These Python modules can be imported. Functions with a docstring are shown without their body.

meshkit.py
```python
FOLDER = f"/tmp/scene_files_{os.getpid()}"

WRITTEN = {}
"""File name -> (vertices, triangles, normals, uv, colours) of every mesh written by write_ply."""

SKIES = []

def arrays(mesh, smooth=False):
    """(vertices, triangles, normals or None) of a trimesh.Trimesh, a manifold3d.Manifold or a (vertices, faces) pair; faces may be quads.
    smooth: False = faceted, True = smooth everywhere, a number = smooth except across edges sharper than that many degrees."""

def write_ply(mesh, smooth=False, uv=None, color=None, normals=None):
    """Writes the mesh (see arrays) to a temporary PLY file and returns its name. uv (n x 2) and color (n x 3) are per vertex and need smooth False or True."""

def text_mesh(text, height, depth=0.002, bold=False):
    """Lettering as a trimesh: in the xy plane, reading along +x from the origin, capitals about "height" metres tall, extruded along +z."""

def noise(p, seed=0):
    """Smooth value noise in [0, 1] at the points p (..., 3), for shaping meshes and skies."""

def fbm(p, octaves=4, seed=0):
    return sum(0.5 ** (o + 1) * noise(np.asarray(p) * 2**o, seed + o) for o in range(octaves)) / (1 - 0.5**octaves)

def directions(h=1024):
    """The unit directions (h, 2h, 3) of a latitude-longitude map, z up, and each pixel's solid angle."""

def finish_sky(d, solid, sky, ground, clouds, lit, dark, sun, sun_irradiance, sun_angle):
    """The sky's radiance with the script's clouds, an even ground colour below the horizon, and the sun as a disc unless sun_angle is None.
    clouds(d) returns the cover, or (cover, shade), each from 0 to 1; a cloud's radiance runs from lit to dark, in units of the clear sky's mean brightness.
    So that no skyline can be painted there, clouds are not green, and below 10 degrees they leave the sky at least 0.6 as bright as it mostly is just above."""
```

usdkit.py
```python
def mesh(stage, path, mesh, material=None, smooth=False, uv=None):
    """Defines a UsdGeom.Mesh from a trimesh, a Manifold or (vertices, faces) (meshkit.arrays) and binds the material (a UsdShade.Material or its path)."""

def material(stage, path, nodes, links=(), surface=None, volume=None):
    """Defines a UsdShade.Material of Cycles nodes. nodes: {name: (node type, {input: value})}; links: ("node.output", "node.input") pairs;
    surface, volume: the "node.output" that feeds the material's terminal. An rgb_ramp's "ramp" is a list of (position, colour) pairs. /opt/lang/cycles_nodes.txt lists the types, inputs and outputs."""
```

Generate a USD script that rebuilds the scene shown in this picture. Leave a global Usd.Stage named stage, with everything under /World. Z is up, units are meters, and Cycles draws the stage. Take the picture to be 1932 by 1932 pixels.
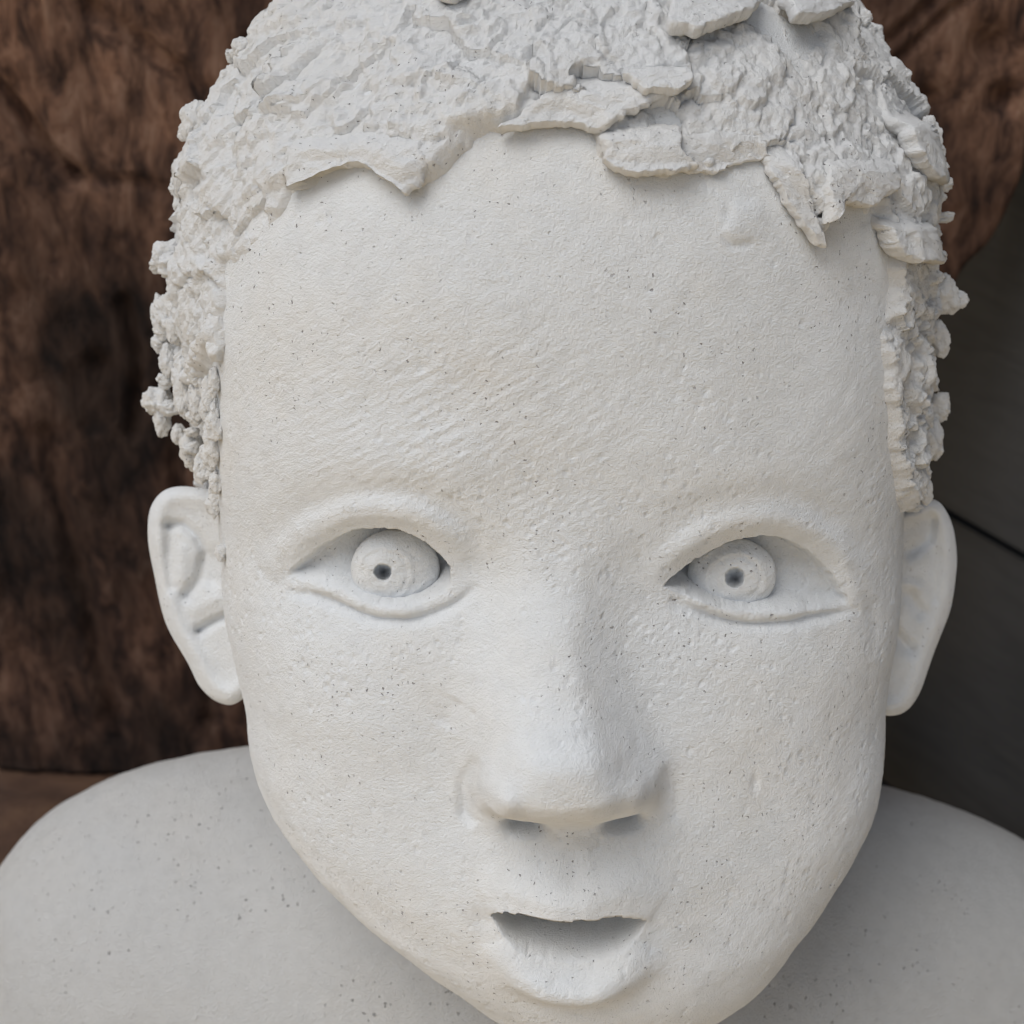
import math, random
import numpy as np, trimesh, usdkit, meshkit
from pxr import Gf, Sdf, Usd, UsdGeom, UsdLux, UsdShade, Vt
from scipy.interpolate import PchipInterpolator
from scipy.spatial import cKDTree

stage = Usd.Stage.CreateInMemory()
UsdGeom.SetStageUpAxis(stage, UsdGeom.Tokens.z)
UsdGeom.SetStageMetersPerUnit(stage, 1.0)
UsdGeom.Xform.Define(stage, '/World')
stage.SetDefaultPrim(stage.GetPrimAtPath('/World'))
UsdGeom.Scope.Define(stage, '/World/Looks')

# ------------------------------------------------------------------ camera, sky, sun, exposure
PITCH, TILT = math.radians(30), math.radians(20)      # camera looks down; the head is tilted back
HEAD_Z = 0.300                                        # height of the point between the brows
DIST, HFOV = 0.300, math.radians(36)
CAM_X = -0.0085
TAN = math.tan(HFOV / 2)
CAM = np.array([CAM_X, -DIST * math.cos(PITCH), HEAD_Z + DIST * math.sin(PITCH)])
FWD = np.array([0, math.cos(PITCH), -math.sin(PITCH)])
UP = np.array([0, math.sin(PITCH), math.cos(PITCH)])
EXPOSURE = 0.37
SKY_STRENGTH = 0.115
SUN_INT = 0.36
SUN_EL, SUN_AZ = math.radians(63), math.radians(-130)   # azimuth: atan2(x, y) of the direction towards the sun

cam = UsdGeom.Camera.Define(stage, '/World/camera')
cam.CreateHorizontalApertureAttr(36.0); cam.CreateVerticalApertureAttr(36.0)
cam.CreateFocalLengthAttr(36.0 / (2 * TAN))
cam.CreateClippingRangeAttr(Gf.Vec2f(0.01, 200))
cam.CreateFStopAttr(24.0); cam.CreateFocusDistanceAttr(0.305)
cam.CreateExposureAttr(EXPOSURE)
m = Gf.Matrix4d(1, 0, 0, 0, *UP.tolist(), 0, *(-FWD).tolist(), 0, *CAM.tolist(), 1)
cam.AddTransformOp().Set(m)

sky_mat = usdkit.material(stage, '/World/Looks/sky_light', {
    'tc': ('texture_coordinate', {}),
    'sky': ('sky_texture', {'sky_type': 'single_scattering', 'sun_disc': False, 'sun_elevation': SUN_EL, 'sun_rotation': SUN_AZ,
                            'air_density': 1.0, 'aerosol_density': 1.6, 'altitude': 100.0}),
    'hs': ('hsv', {'saturation': 0.48}),
    'bg': ('background_shader', {'strength': SKY_STRENGTH})},
    [('sky.color', 'hs.color'), ('hs.color', 'bg.color')], surface='bg.background')
dome = UsdLux.DomeLight.Define(stage, '/World/sky')
UsdShade.MaterialBindingAPI.Apply(dome.GetPrim()).Bind(sky_mat)
dome.GetPrim().SetCustomDataByKey('kind', 'structure')
sun = UsdLux.DistantLight.Define(stage, '/World/sun')
sun.CreateNormalizeAttr(True); sun.CreateIntensityAttr(SUN_INT); sun.CreateAngleAttr(42.0)
sun.CreateColorAttr(Gf.Vec3f(1.0, 1.0, 0.99))
sd = np.array([math.sin(SUN_AZ) * math.cos(SUN_EL), math.cos(SUN_AZ) * math.cos(SUN_EL), math.sin(SUN_EL)])
zx = np.cross([0, 0, 1.0], sd); zx /= np.linalg.norm(zx); zy = np.cross(sd, zx)
sun.AddTransformOp().Set(Gf.Matrix4d(*zx.tolist(), 0, *zy.tolist(), 0, *sd.tolist(), 0, 0, 0, 0, 1))

# ------------------------------------------------------------------ helpers
def define(path, v, f, mat, normals=None):
    """One Mesh prim from vertices in metres (world) with smooth normals."""
    v = np.asarray(v, float); f = np.asarray(f, int)
    if f.shape[1] == 4:
        f = np.vstack([f[:, [0, 1, 2]], f[:, [0, 2, 3]]])
    m = UsdGeom.Mesh.Define(stage, path)
    m.CreatePointsAttr(Vt.Vec3fArray.FromNumpy(v.astype(np.float32)))
    m.CreateFaceVertexCountsAttr(Vt.IntArray.FromNumpy(np.full(len(f), 3, np.int32)))
    m.CreateFaceVertexIndicesAttr(Vt.IntArray.FromNumpy(f.astype(np.int32).ravel()))
    m.CreateSubdivisionSchemeAttr('none')
    if normals is None:
        normals = vnormals(v, f)
    if normals is not False:
        m.CreateNormalsAttr(Vt.Vec3fArray.FromNumpy(normals.astype(np.float32)))
        m.SetNormalsInterpolation('vertex')
    UsdShade.MaterialBindingAPI.Apply(m.GetPrim()).Bind(mat)
    return m.GetPrim()

def vnormals(v, f):
    f = np.asarray(f)
    if f.shape[1] == 4:
        f = np.vstack([f[:, [0, 1, 2]], f[:, [0, 2, 3]]])
    n = np.zeros_like(v)
    c = np.cross(v[f[:, 1]] - v[f[:, 0]], v[f[:, 2]] - v[f[:, 0]])
    for k in range(3):
        for j in range(3):
            n[:, j] += np.bincount(f[:, k], c[:, j], len(v))
    return n / np.maximum(np.linalg.norm(n, axis=1, keepdims=True), 1e-12)

def grid_faces(nr, nc, wrap=False):
    i, j = np.meshgrid(np.arange(nr - 1), np.arange(nc if wrap else nc - 1), indexing='ij')
    j2 = (j + 1) % nc
    return np.stack([i * nc + j, i * nc + j2, (i + 1) * nc + j2, (i + 1) * nc + j], -1).reshape(-1, 4)

NAMES = {}
def path_for(name, parent='/World'):
    k = (parent, name); n = NAMES.get(k, 0); NAMES[k] = n + 1
    return f'{parent}/{name}' + (f'_{n:03d}' if n else '')

def tag(prim, label=None, cat=None, group=None, kind=None):
    for k, val in (('label', label), ('category', cat), ('group', group), ('kind', kind)):
        if val: prim.SetCustomDataByKey(k, val)
    return prim

def sstep(a, b, x):
    t = np.clip((x - a) / (b - a), 0, 1)
    return t * t * (3 - 2 * t)

def fbm(p, scale, octaves=3, seed=0):
    """signed fractal noise about 0, feature size 'scale' (same unit as p)"""
    return 2 * meshkit.fbm(np.asarray(p) / scale, octaves, seed) - 1

# ------------------------------------------------------------------ materials
def clay_material(name, base=(0.65, 0.657, 0.655), stain=(0.64, 0.58, 0.49), stain_amt=0.28, bump=0.9, specks=1.0, cell=950.0):
    N = {
        'tc': ('texture_coordinate', {}),
        # broad tone and buff staining
        'n1': ('noise_texture', {'scale': 22.0, 'detail': 4.0, 'roughness': 0.6}),
        'r1': ('rgb_ramp', {'ramp': [(0.0, (0, 0, 0)), (0.50, (0, 0, 0)), (0.74, (1, 1, 1)), (1.0, (1, 1, 1))]}),
        'm1v': ('math', {'math_type': 'multiply', 'value2': stain_amt}),
        'm1': ('mix_color', {'blend_type': 'mix', 'a': base, 'b': stain}),
        'n2': ('noise_texture', {'scale': 260.0, 'detail': 4.0, 'roughness': 0.65}),
        'r2': ('rgb_ramp', {'ramp': [(0.0, (0.86, 0.86, 0.865)), (0.42, (0.965, 0.965, 0.965)), (0.6, (1, 1, 1)), (1.0, (1, 1, 1))]}),
        'm2': ('mix_color', {'blend_type': 'multiply', 'fac': 1.0}),
        # dark specks, the shade of small pits painted into the colour: warped cells, only some of them carry a speck
        'nw': ('noise_texture', {'scale': 1100.0, 'detail': 1.0}),
        'vw': ('vector_math', {'math_type': 'multiply_add', 'vector2': (0.0012, 0.0012, 0.0012)}),
        'vo': ('voronoi_texture', {'scale': cell, 'randomness': 1.0}),
        'sc': ('separate_color', {'color_type': 'rgb'}),
        'rad': ('map_range', {'from_min': 0.55, 'from_max': 1.0, 'to_min': 0.0, 'to_max': 0.255, 'clamp': True}),
        'cmp': ('math', {'math_type': 'subtract'}),
        'spk': ('map_range', {'from_min': -0.02, 'from_max': 0.06, 'to_min': 0.0, 'to_max': 1.0, 'clamp': True}),
        'nm': ('noise_texture', {'scale': 45.0, 'detail': 2.0}),
        'rm': ('map_range', {'from_min': 0.42, 'from_max': 0.60, 'to_min': 0.06, 'to_max': 1.0, 'clamp': True}),
        'spm': ('math', {'math_type': 'multiply'}),
        'spa': ('math', {'math_type': 'multiply', 'value2': 0.85 * specks}),
        'm3': ('mix_color', {'blend_type': 'mix', 'b': (0.27, 0.255, 0.25)}),
        # relief: grain, brush scratches, pits
        'nb1': ('noise_texture', {'scale': 1750.0, 'detail': 4.0, 'roughness': 0.72}),
        'mp': ('mapping', {'mapping_type': 'point', 'rotation': (0.0, 0.6, 0.0), 'scale': (560.0, 700.0, 900.0)}),
        'nb2': ('noise_texture', {'scale': 1.0, 'detail': 3.0, 'roughness': 0.6}),
        'h1': ('math', {'math_type': 'multiply', 'value2': 0.45}),
        'h2': ('math', {'math_type': 'multiply_add', 'value2': 0.12}),
        'h3': ('math', {'math_type': 'multiply_add', 'value2': -0.55}),
        'bp': ('bump', {'strength': bump, 'distance': 0.0015}),
        'p': ('principled_bsdf', {'roughness': 0.92, 'specular_ior_level': 0.18, 'diffuse_roughness': 0.4}),
    }
    L = [('tc.object', 'n1.vector'), ('n1.fac', 'r1.fac'), ('r1.color', 'm1v.value1'), ('m1v.value', 'm1.fac'),
         ('tc.object', 'n2.vector'), ('n2.fac', 'r2.fac'), ('m1.result', 'm2.a'), ('r2.color', 'm2.b'),
         ('tc.object', 'nw.vector'), ('nw.color', 'vw.vector1'), ('tc.object', 'vw.vector3'), ('vw.vector', 'vo.vector'),
         ('vo.color', 'sc.color'), ('sc.r', 'rad.value'), ('rad.result', 'cmp.value1'), ('vo.distance', 'cmp.value2'),
         ('cmp.value', 'spk.value'), ('tc.object', 'nm.vector'), ('nm.fac', 'rm.value'), ('spk.result', 'spm.value1'), ('rm.result', 'spm.value2'),
         ('spm.value', 'spa.value1'), ('spa.value', 'm3.fac'), ('m2.result', 'm3.a'), ('m3.result', 'p.base_color'),
         ('tc.object', 'nb1.vector'), ('tc.object', 'mp.vector'), ('mp.vector', 'nb2.vector'),
         ('nb1.fac', 'h1.value1'), ('nb2.fac', 'h2.value1'), ('h1.value', 'h2.value3'), ('spm.value', 'h3.value1'), ('h2.value', 'h3.value3'),
         ('h3.value', 'bp.height'), ('bp.normal', 'p.normal')]
    return usdkit.material(stage, f'/World/Looks/{name}', N, L, surface='p.BSDF')

CLAY = clay_material('white_clay')
CLAY_HAIR = clay_material('rough_white_clay', base=(0.635, 0.63, 0.615), stain_amt=0.25, bump=1.0)
CLAY_BODY = clay_material('body_clay', base=(0.545, 0.538, 0.52), stain_amt=0.15, bump=1.4, cell=720.0, specks=0.8)

def noise_mat(name, cols, scale, stretch=(1, 1, 1), rough=0.8, bump=0.5, dist=0.004, detail=8.0, rot=(0, 0, 0), dark=None):
    N = {'tc': ('texture_coordinate', {}), 'mp': ('mapping', {'scale': stretch, 'rotation': rot}),
         'n': ('noise_texture', {'scale': scale, 'detail': detail, 'roughness': 0.68, 'distortion': 0.4}),
         'r': ('rgb_ramp', {'ramp': cols}),
         'n2': ('noise_texture', {'scale': scale * 0.13, 'detail': 3.0}),
         'r2': ('rgb_ramp', {'ramp': [(0.3, (0.45, 0.45, 0.5)), (0.65, (1.1, 1.05, 1.0))]}),
         'mx': ('mix_color', {'blend_type': 'multiply', 'fac': 0.8, 'use_clamp': False}),
         'b': ('bump', {'strength': bump, 'distance': dist}),
         'p': ('principled_bsdf', {'roughness': rough, 'specular_ior_level': 0.25})}
    L = [('tc.object', 'mp.vector'), ('mp.vector', 'n.vector'), ('n.fac', 'r.fac'), ('tc.object', 'n2.vector'), ('n2.fac', 'r2.fac'),
         ('r.color', 'mx.a'), ('r2.color', 'mx.b'), ('mx.result', 'p.base_color'), ('n.fac', 'b.height'), ('b.normal', 'p.normal')]
    return usdkit.material(stage, f'/World/Looks/{name}', N, L, surface='p.BSDF')

WOOD = usdkit.material(stage, '/World/Looks/weathered_wood', {
    'tc': ('texture_coordinate', {}), 'mp': ('mapping', {'scale': (1.9, 1.9, 0.70), 'rotation': (0.0, 0.22, 0.0)}),
    'n': ('noise_texture', {'scale': 62.0, 'detail': 9.0, 'roughness': 0.72, 'distortion': 0.5}),
    'r': ('rgb_ramp', {'ramp': [(0.32, (0.018, 0.011, 0.009)), (0.43, (0.085, 0.046, 0.032)), (0.54, (0.19, 0.105, 0.068)), (0.70, (0.32, 0.205, 0.145))]}),
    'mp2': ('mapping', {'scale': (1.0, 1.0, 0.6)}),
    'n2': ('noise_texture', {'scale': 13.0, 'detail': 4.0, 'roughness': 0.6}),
    'xyz': ('separate_xyz', {}), 'zb': ('map_range', {'from_min': 0.02, 'from_max': 0.30, 'to_min': 0.15, 'to_max': -0.05, 'clamp': True}),  # darkens the patches towards the foot: light falloff painted into the wood colour
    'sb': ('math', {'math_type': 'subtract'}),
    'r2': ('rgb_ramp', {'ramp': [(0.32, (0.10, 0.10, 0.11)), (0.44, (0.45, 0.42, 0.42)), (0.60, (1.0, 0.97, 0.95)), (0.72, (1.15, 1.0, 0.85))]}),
    'mx': ('mix_color', {'blend_type': 'multiply', 'fac': 0.92, 'use_clamp': False}),
    'b': ('bump', {'strength': 1.0, 'distance': 0.004}),
    'p': ('principled_bsdf', {'roughness': 0.8, 'specular_ior_level': 0.2})},
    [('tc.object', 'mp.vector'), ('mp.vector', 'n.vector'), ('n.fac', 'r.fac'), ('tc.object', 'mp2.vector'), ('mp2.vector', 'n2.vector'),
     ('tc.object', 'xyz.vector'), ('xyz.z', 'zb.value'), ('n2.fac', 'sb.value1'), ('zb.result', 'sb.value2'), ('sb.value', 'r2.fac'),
     ('r.color', 'mx.a'), ('r2.color', 'mx.b'), ('mx.result', 'p.base_color'), ('n.fac', 'b.height'), ('b.normal', 'p.normal')], surface='p.BSDF')
BOARD = noise_mat('dark_grey_paint', [(0.3, (0.042, 0.043, 0.044)), (0.7, (0.060, 0.061, 0.061))], 30.0, stretch=(1, 1, 6), bump=0.15, rough=0.6)
GROUND = noise_mat('terracotta_ground', [(0.2, (0.64, 0.42, 0.15)), (0.5, (0.80, 0.55, 0.21)), (0.8, (0.84, 0.62, 0.28))], 18.0, bump=0.4)
BENCH = noise_mat('rusty_bench_wood', [(0.2, (0.04, 0.02, 0.012)), (0.5, (0.10, 0.052, 0.03)), (0.8, (0.17, 0.095, 0.05))], 40.0, stretch=(0.8, 1.4, 1.4), bump=0.9)

# ------------------------------------------------------------------ picture measurements -> points
# Sizes were measured on the photograph in units of 1/1932 of its width; the head is modelled in mm in a frame of its own
# (x to the right, y into the head, z up, origin between the brows), tilted back by TILT.
CAM_H = np.array([CAM_X * 1e3, -DIST * 1e3 * math.cos(PITCH - TILT), DIST * 1e3 * math.sin(PITCH - TILT)])
_p = PITCH - TILT
FWD_H, UP_H = np.array([0, math.cos(_p), -math.sin(_p)]), np.array([0, math.sin(_p), math.cos(_p)])

def ray(u, v):
    u, v = np.asarray(u, float), np.asarray(v, float)
    a, b = (u - 966) / 966 * TAN, (966 - v) / 966 * TAN
    return a[..., None] * np.array([1.0, 0, 0]) + b[..., None] * UP_H + FWD_H

def at(u, v, y):
    """point of the head frame at depth y seen at (u, v)"""
    d = ray(u, v)
    return CAM_H + d * ((np.asarray(y, float) - CAM_H[1]) / d[..., 1])[..., None]

def to_world(p):
    p = np.asarray(p, float)
    c, s = math.cos(TILT), math.sin(TILT)
    return np.stack([p[..., 0], c * p[..., 1] + s * p[..., 2], -s * p[..., 1] + c * p[..., 2]], -1) * 1e-3 + np.array([0, 0, HEAD_Z])

# ------------------------------------------------------------------ base head (smooth skull and face without features)
ZT, ZB = 116.0, -128.0
zz = np.linspace(ZB, ZT, 2401)
def table(zs, vals):
    return PchipInterpolator(zs, vals)(np.clip(zz, zs[0], zs[-1]))
def capf(z0, zt, mm):
    t = np.clip((zz - z0) / (zt - z0), 0, 1)
    return np.maximum(1 - t ** mm, 0) ** (1 / mm)
_top = capf(25, ZT, 2.5)
_bot = np.minimum(1, capf(-96, ZB, 2.0))
WW = table([-128, -115, -105, -95, -85, -75, -65, -55, -45, -30, -15, 0, 20, 30, 40, 50, 60, 70, 80, 90, 95, 100, 105, 110, 113, 115, 116],
           [45, 45.5, 48.5, 57, 65.2, 71, 73.7, 74.6, 76.5, 79, 79.6, 80.7, 82, 82.4, 82.3, 82.1, 81.2, 78.6, 74.4, 68.9, 65.7, 62.3, 58, 47, 32, 18, 1]) * _bot
XC = table([-128, -115, -105, -95, -85, -75, -65, -55, -45, -30, -15, 0, 20, 40, 60, 80, 95, 105, 116],
           [14.0, 13.0, 10.5, 8.0, 6.2, 5.0, 4.2, 3.8, 3.2, 2.7, 2.5, 2.2, 1.8, 1.4, 2.0, 2.9, 3.8, 5.8, 6.4])
YF = table([-128, -115, -105, -95, -80, -65, -50, -30, -15, 0, 20, 40, 116], [9, 5, 4, 4, 4, 4.5, 5, 4.5, 3, 0.5, -1.5, -2, -2])
YC = table([-128, -105, -80, -40, 0, 60, 116], [48, 52, 58, 72, 84, 90, 90])
DB = table([-128, -105, -80, -40, 0, 60, 116], [24, 32, 46, 75, 88, 84, 84]) * _top * _bot
DF = (YC - YF) * _top * _bot
NE = table([-128, -60, 0, 50, 116], [2.15, 2.25, 2.45, 2.4, 2.2])
def tz(tab, z):
    return np.interp(z, zz, tab)
C0 = np.array([0, 80.0, -5.0])

def inside(p):
    z = p[..., 2]
    n = tz(NE, z)
    w = tz(WW, z); y = p[..., 1] - tz(YC, z)
    d = np.where(y < 0, tz(DF, z), tz(DB, z))
    g = (np.abs(p[..., 0] - tz(XC, z)) / np.maximum(w, 1e-3)) ** n + (np.abs(y) / np.maximum(d, 1e-3)) ** n
    return (g < 1) & (z > ZB) & (z < ZT)

def front_y(x, z):
    n = tz(NE, z); w = tz(WW, z)
    t = np.clip(np.abs(x - tz(XC, z)) / np.maximum(w, 1e-3), 0, 0.9999)
    return tz(YC, z) - tz(DF, z) * (1 - t ** n) ** (1 / n)

def dirs(phi, th):
    return np.stack([np.sin(phi) * np.cos(th), -np.cos(phi) * np.cos(th), np.sin(th)], -1)

def skull(phi, th):
    """base surface point in direction (phi, th) from C0"""
    d = dirs(phi, th)
    lo, hi = np.full(d.shape[:-1], 20.0), np.full(d.shape[:-1], 190.0)
    for _ in range(22):
        mid = 0.5 * (lo + hi)
        ins = inside(C0 + d * mid[..., None])
        lo = np.where(ins, mid, lo); hi = np.where(ins, hi, mid)
    return C0 + d * (0.5 * (lo + hi))[..., None]

def hit(u, v, off=0.0):
    """where the ray (u, v) meets the base face moved forward by off (mm)"""
    u, v = np.broadcast_arrays(np.asarray(u, float), np.asarray(v, float))
    y = np.full(u.shape, 5.0)
    for _ in range(40):
        p = at(u, v, y)
        y = 0.6 * y + 0.4 * (front_y(p[..., 0], p[..., 2]) - off)
    return at(u, v, y)

def XZ(pts, off=0.0):
    pts = np.asarray(pts, float)
    return hit(pts[:, 0], pts[:, 1], off)[:, [0, 2]]

def seg_dist(q, poly, closed=False):
    """distance of the points q (n,2) to a polyline, and the position 0..1 along it"""
    a = poly; b = np.roll(poly, -1, 0)
    if not closed: a, b = a[:-1], b[:-1]
    best = np.full(len(q), 1e9); pos = np.zeros(len(q))
    L = np.linalg.norm(b - a, axis=1); S = np.r_[0, np.cumsum(L)]; tot = S[-1]
    for k in range(len(a)):
        e = b[k] - a[k]
        t = np.clip(((q - a[k]) @ e) / max(e @ e, 1e-12), 0, 1)
        d = np.hypot(*(q - a[k] - t[:, None] * e).T)
        m_ = d < best
        best[m_] = d[m_]; pos[m_] = (S[k] + t[m_] * L[k]) / tot
    return best, pos

def in_poly(q, poly):
    x, y = q.T; c = np.zeros(len(q), bool); n = len(poly)
    for i in range(n):
        (x1, y1), (x2, y2) = poly[i], poly[(i + 1) % n]
        if y1 != y2:
            m_ = ((y1 > y) != (y2 > y)) & (x < (x2 - x1) * (y - y1) / (y2 - y1) + x1)
            c ^= m_
    return c

def smooth_line(pts, n=48):
    pts = np.asarray(pts, float)
    s = np.r_[0, np.cumsum(np.linalg.norm(np.diff(pts, axis=0), axis=1))]
    t = np.linspace(0, s[-1], n)
    return np.stack([PchipInterpolator(s, pts[:, k])(t) for k in range(2)], -1)

# ------------------------------------------------------------------ face relief
EYES = [
    dict(up=[(527, 1088), (575, 1050), (625, 1018), (680, 999), (735, 997), (785, 1014), (825, 1046), (848, 1078), (852, 1108)],
         lo=[(527, 1088), (580, 1098), (640, 1112), (690, 1134), (745, 1144), (795, 1138), (852, 1108)],
         lid=[(500, 1080), (555, 1026), (610, 985), (680, 962), (745, 960), (805, 976), (850, 1010), (885, 1060)],
         crease_up=[(555, 985), (620, 945), (690, 928), (760, 930), (830, 955), (880, 1000)],
         crease_lo=[(540, 1118), (600, 1128), (660, 1150), (715, 1168), (775, 1170), (830, 1156), (880, 1128), (900, 1104)],
         ball=(746, 1073, 84, 75), iris=(725, 1083, 60, 58), pupil=(723, 1079, 16)),
    dict(up=[(1250, 1106), (1285, 1076), (1330, 1046), (1385, 1020), (1440, 1010), (1500, 1024), (1550, 1060), (1585, 1100), (1610, 1146)],
         lo=[(1250, 1106), (1290, 1120), (1330, 1136), (1390, 1150), (1450, 1152), (1520, 1150), (1610, 1146)],
         lid=[(1215, 1100), (1260, 1056), (1310, 1020), (1370, 990), (1440, 978), (1510, 990), (1570, 1028), (1612, 1080), (1640, 1140)],
         crease_up=[(1225, 1010), (1290, 975), (1370, 945), (1450, 940), (1530, 960), (1590, 1000)],
         crease_lo=[(1262, 1134), (1310, 1152), (1370, 1172), (1425, 1178), (1490, 1172), (1560, 1160), (1620, 1146)],
         ball=(1381, 1084, 84, 70), iris=(1390, 1092, 66, 58), pupil=(1386, 1091, 18)),
]
MOUTH_UP = [(924, 1752), (950, 1744), (1000, 1740), (1061, 1743), (1105, 1740), (1164, 1742), (1198, 1752), (1228, 1762)]
MOUTH_LO = [(924, 1752), (937, 1778), (964, 1805), (1012, 1827), (1085, 1836), (1155, 1826), (1204, 1800), (1228, 1764)]

def relief(x, z):
    q = np.stack([x, z], -1)
    D = np.zeros(len(q))
    def gauss(u, v, su, sv, amp, off=0.0, p=2.0, rot=0.0):
        c = XZ([(u, v)], off)[0]
        dx, dz = q[:, 0] - c[0], q[:, 1] - c[1]
        if rot:
            cr, sr = math.cos(rot), math.sin(rot); dx, dz = cr * dx - sr * dz, sr * dx + cr * dz
        k = 0.1034
        return amp * np.exp(-((np.abs(dx) / (su * k)) ** p + (np.abs(dz) / (sv * k)) ** p))
    def line(pts, width, amp, off=0.0, p=2.0, fade=0.15):
        pl = smooth_line(XZ(pts, off)); lo, hi = pl.min(0) - width * 0.4, pl.max(0) + width * 0.4
        m_ = ((q > lo) & (q < hi)).all(1)
        out = np.zeros(len(q))
        if m_.any():
            d, s = seg_dist(q[m_], pl)
            ends = np.clip(np.minimum(s, 1 - s) / max(fade, 1e-6), 0, 1)
            out[m_] = amp * np.exp(-(d / (width * 0.1034)) ** p) * ends ** 0.7
        return out
    # forehead, brows, sockets, cheeks, muzzle, chin
    D += gauss(1050, 560, 420, 260, 1.5)
    D += gauss(790, 872, 190, 70, 1.6, rot=-0.10) + gauss(1340, 880, 190, 80, 1.3, rot=0.12)
    D += gauss(700, 1075, 215, 105, -6.0) + gauss(1422, 1095, 195, 105, -5.8)
    D += gauss(905, 1080, 60, 110, -2.6) + gauss(1215, 1090, 60, 90, -0.7)
    D += gauss(640, 1360, 200, 170, 3.2) + gauss(1460, 1370, 190, 170, 3.0)
    D += gauss(1075, 1720, 250, 190, 6.5)
    D += gauss(1085, 1990, 200, 90, 6.5, off=6)
    # nose
    zs = []
    for v_, xc, h, hl, hr in [(930, 1048, 0.0, 110, 110), (1010, 1050, 1.5, 120, 110), (1100, 1050, 4.0, 118, 90), (1200, 1054, 8.2, 126, 84),
                              (1300, 1060, 12.6, 142, 96), (1390, 1064, 17.0, 152, 116), (1455, 1067, 20.0, 152, 134), (1500, 1068, 20.0, 154, 148)]:
        c = XZ([(xc, v_)], h)[0]
        zs.append((c[1], c[0], h, hl * 0.1034, hr * 0.1034))
    zs = np.array(zs[::-1])
    lowz = zs[0, 0]
    zc = np.clip(q[:, 1], lowz, zs[-1, 0])
    xc, h, hl, hr = (PchipInterpolator(zs[:, 0], zs[:, k])(zc) for k in (1, 2, 3, 4))
    dx = q[:, 0] - xc; hw = np.where(dx < 0, hl, hr)
    t = np.abs(dx) / hw
    pw = np.interp(q[:, 1], [zs[0, 0], zs[1, 0], zs[3, 0]], [4.2, 3.6, 2.7])
    prof = np.exp(-(t * 1.02) ** pw)
    zb = XZ([(1070, 1545)], 13.0)[0, 1] - 0.8 * np.clip(1 - t, 0, 1)
    under = PchipInterpolator([-60, -9.0, -5.0, 0.0, 3.2, 7.0, 60], [0, 0, 0.10, 0.58, 0.87, 1, 1])(np.clip(q[:, 1] - zb, -59, 59))
    nose = h * prof * under
    D += nose
    D += (gauss(934, 1490, 40, 62, 6.0, 8.0, p=2.6) + gauss(1216, 1498, 40, 60, 5.6, 8.0, p=2.6) + gauss(1066, 1462, 110, 75, 2.6, 20)) * np.maximum(under, 0.1)
    D += line([(915, 1410), (890, 1442), (876, 1480), (876, 1520), (896, 1552)], 13, -1.7)
    D += line([(1235, 1440), (1270, 1490), (1268, 1545)], 16, -0.6)
    D += gauss(990, 1576, 34, 20, -8.0, 9, p=2.6) + gauss(1178, 1570, 34, 19, -8.0, 9, p=2.6)
    D += gauss(1085, 1620, 40, 36, 0.9, 8)
    # lips
    D0 = D.copy()
    D += line([(905, 1722), (985, 1700), (1075, 1708), (1160, 1702), (1245, 1735)], 40, 5.0, 9, p=2.2, fade=0.42)
    D += line([(900, 1742), (980, 1732), (1075, 1736), (1170, 1733), (1245, 1752)], 14, 1.4, 9, fade=0.3)
    D += line([(1080, 1610), (1080, 1680)], 22, -0.7, 8)
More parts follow.
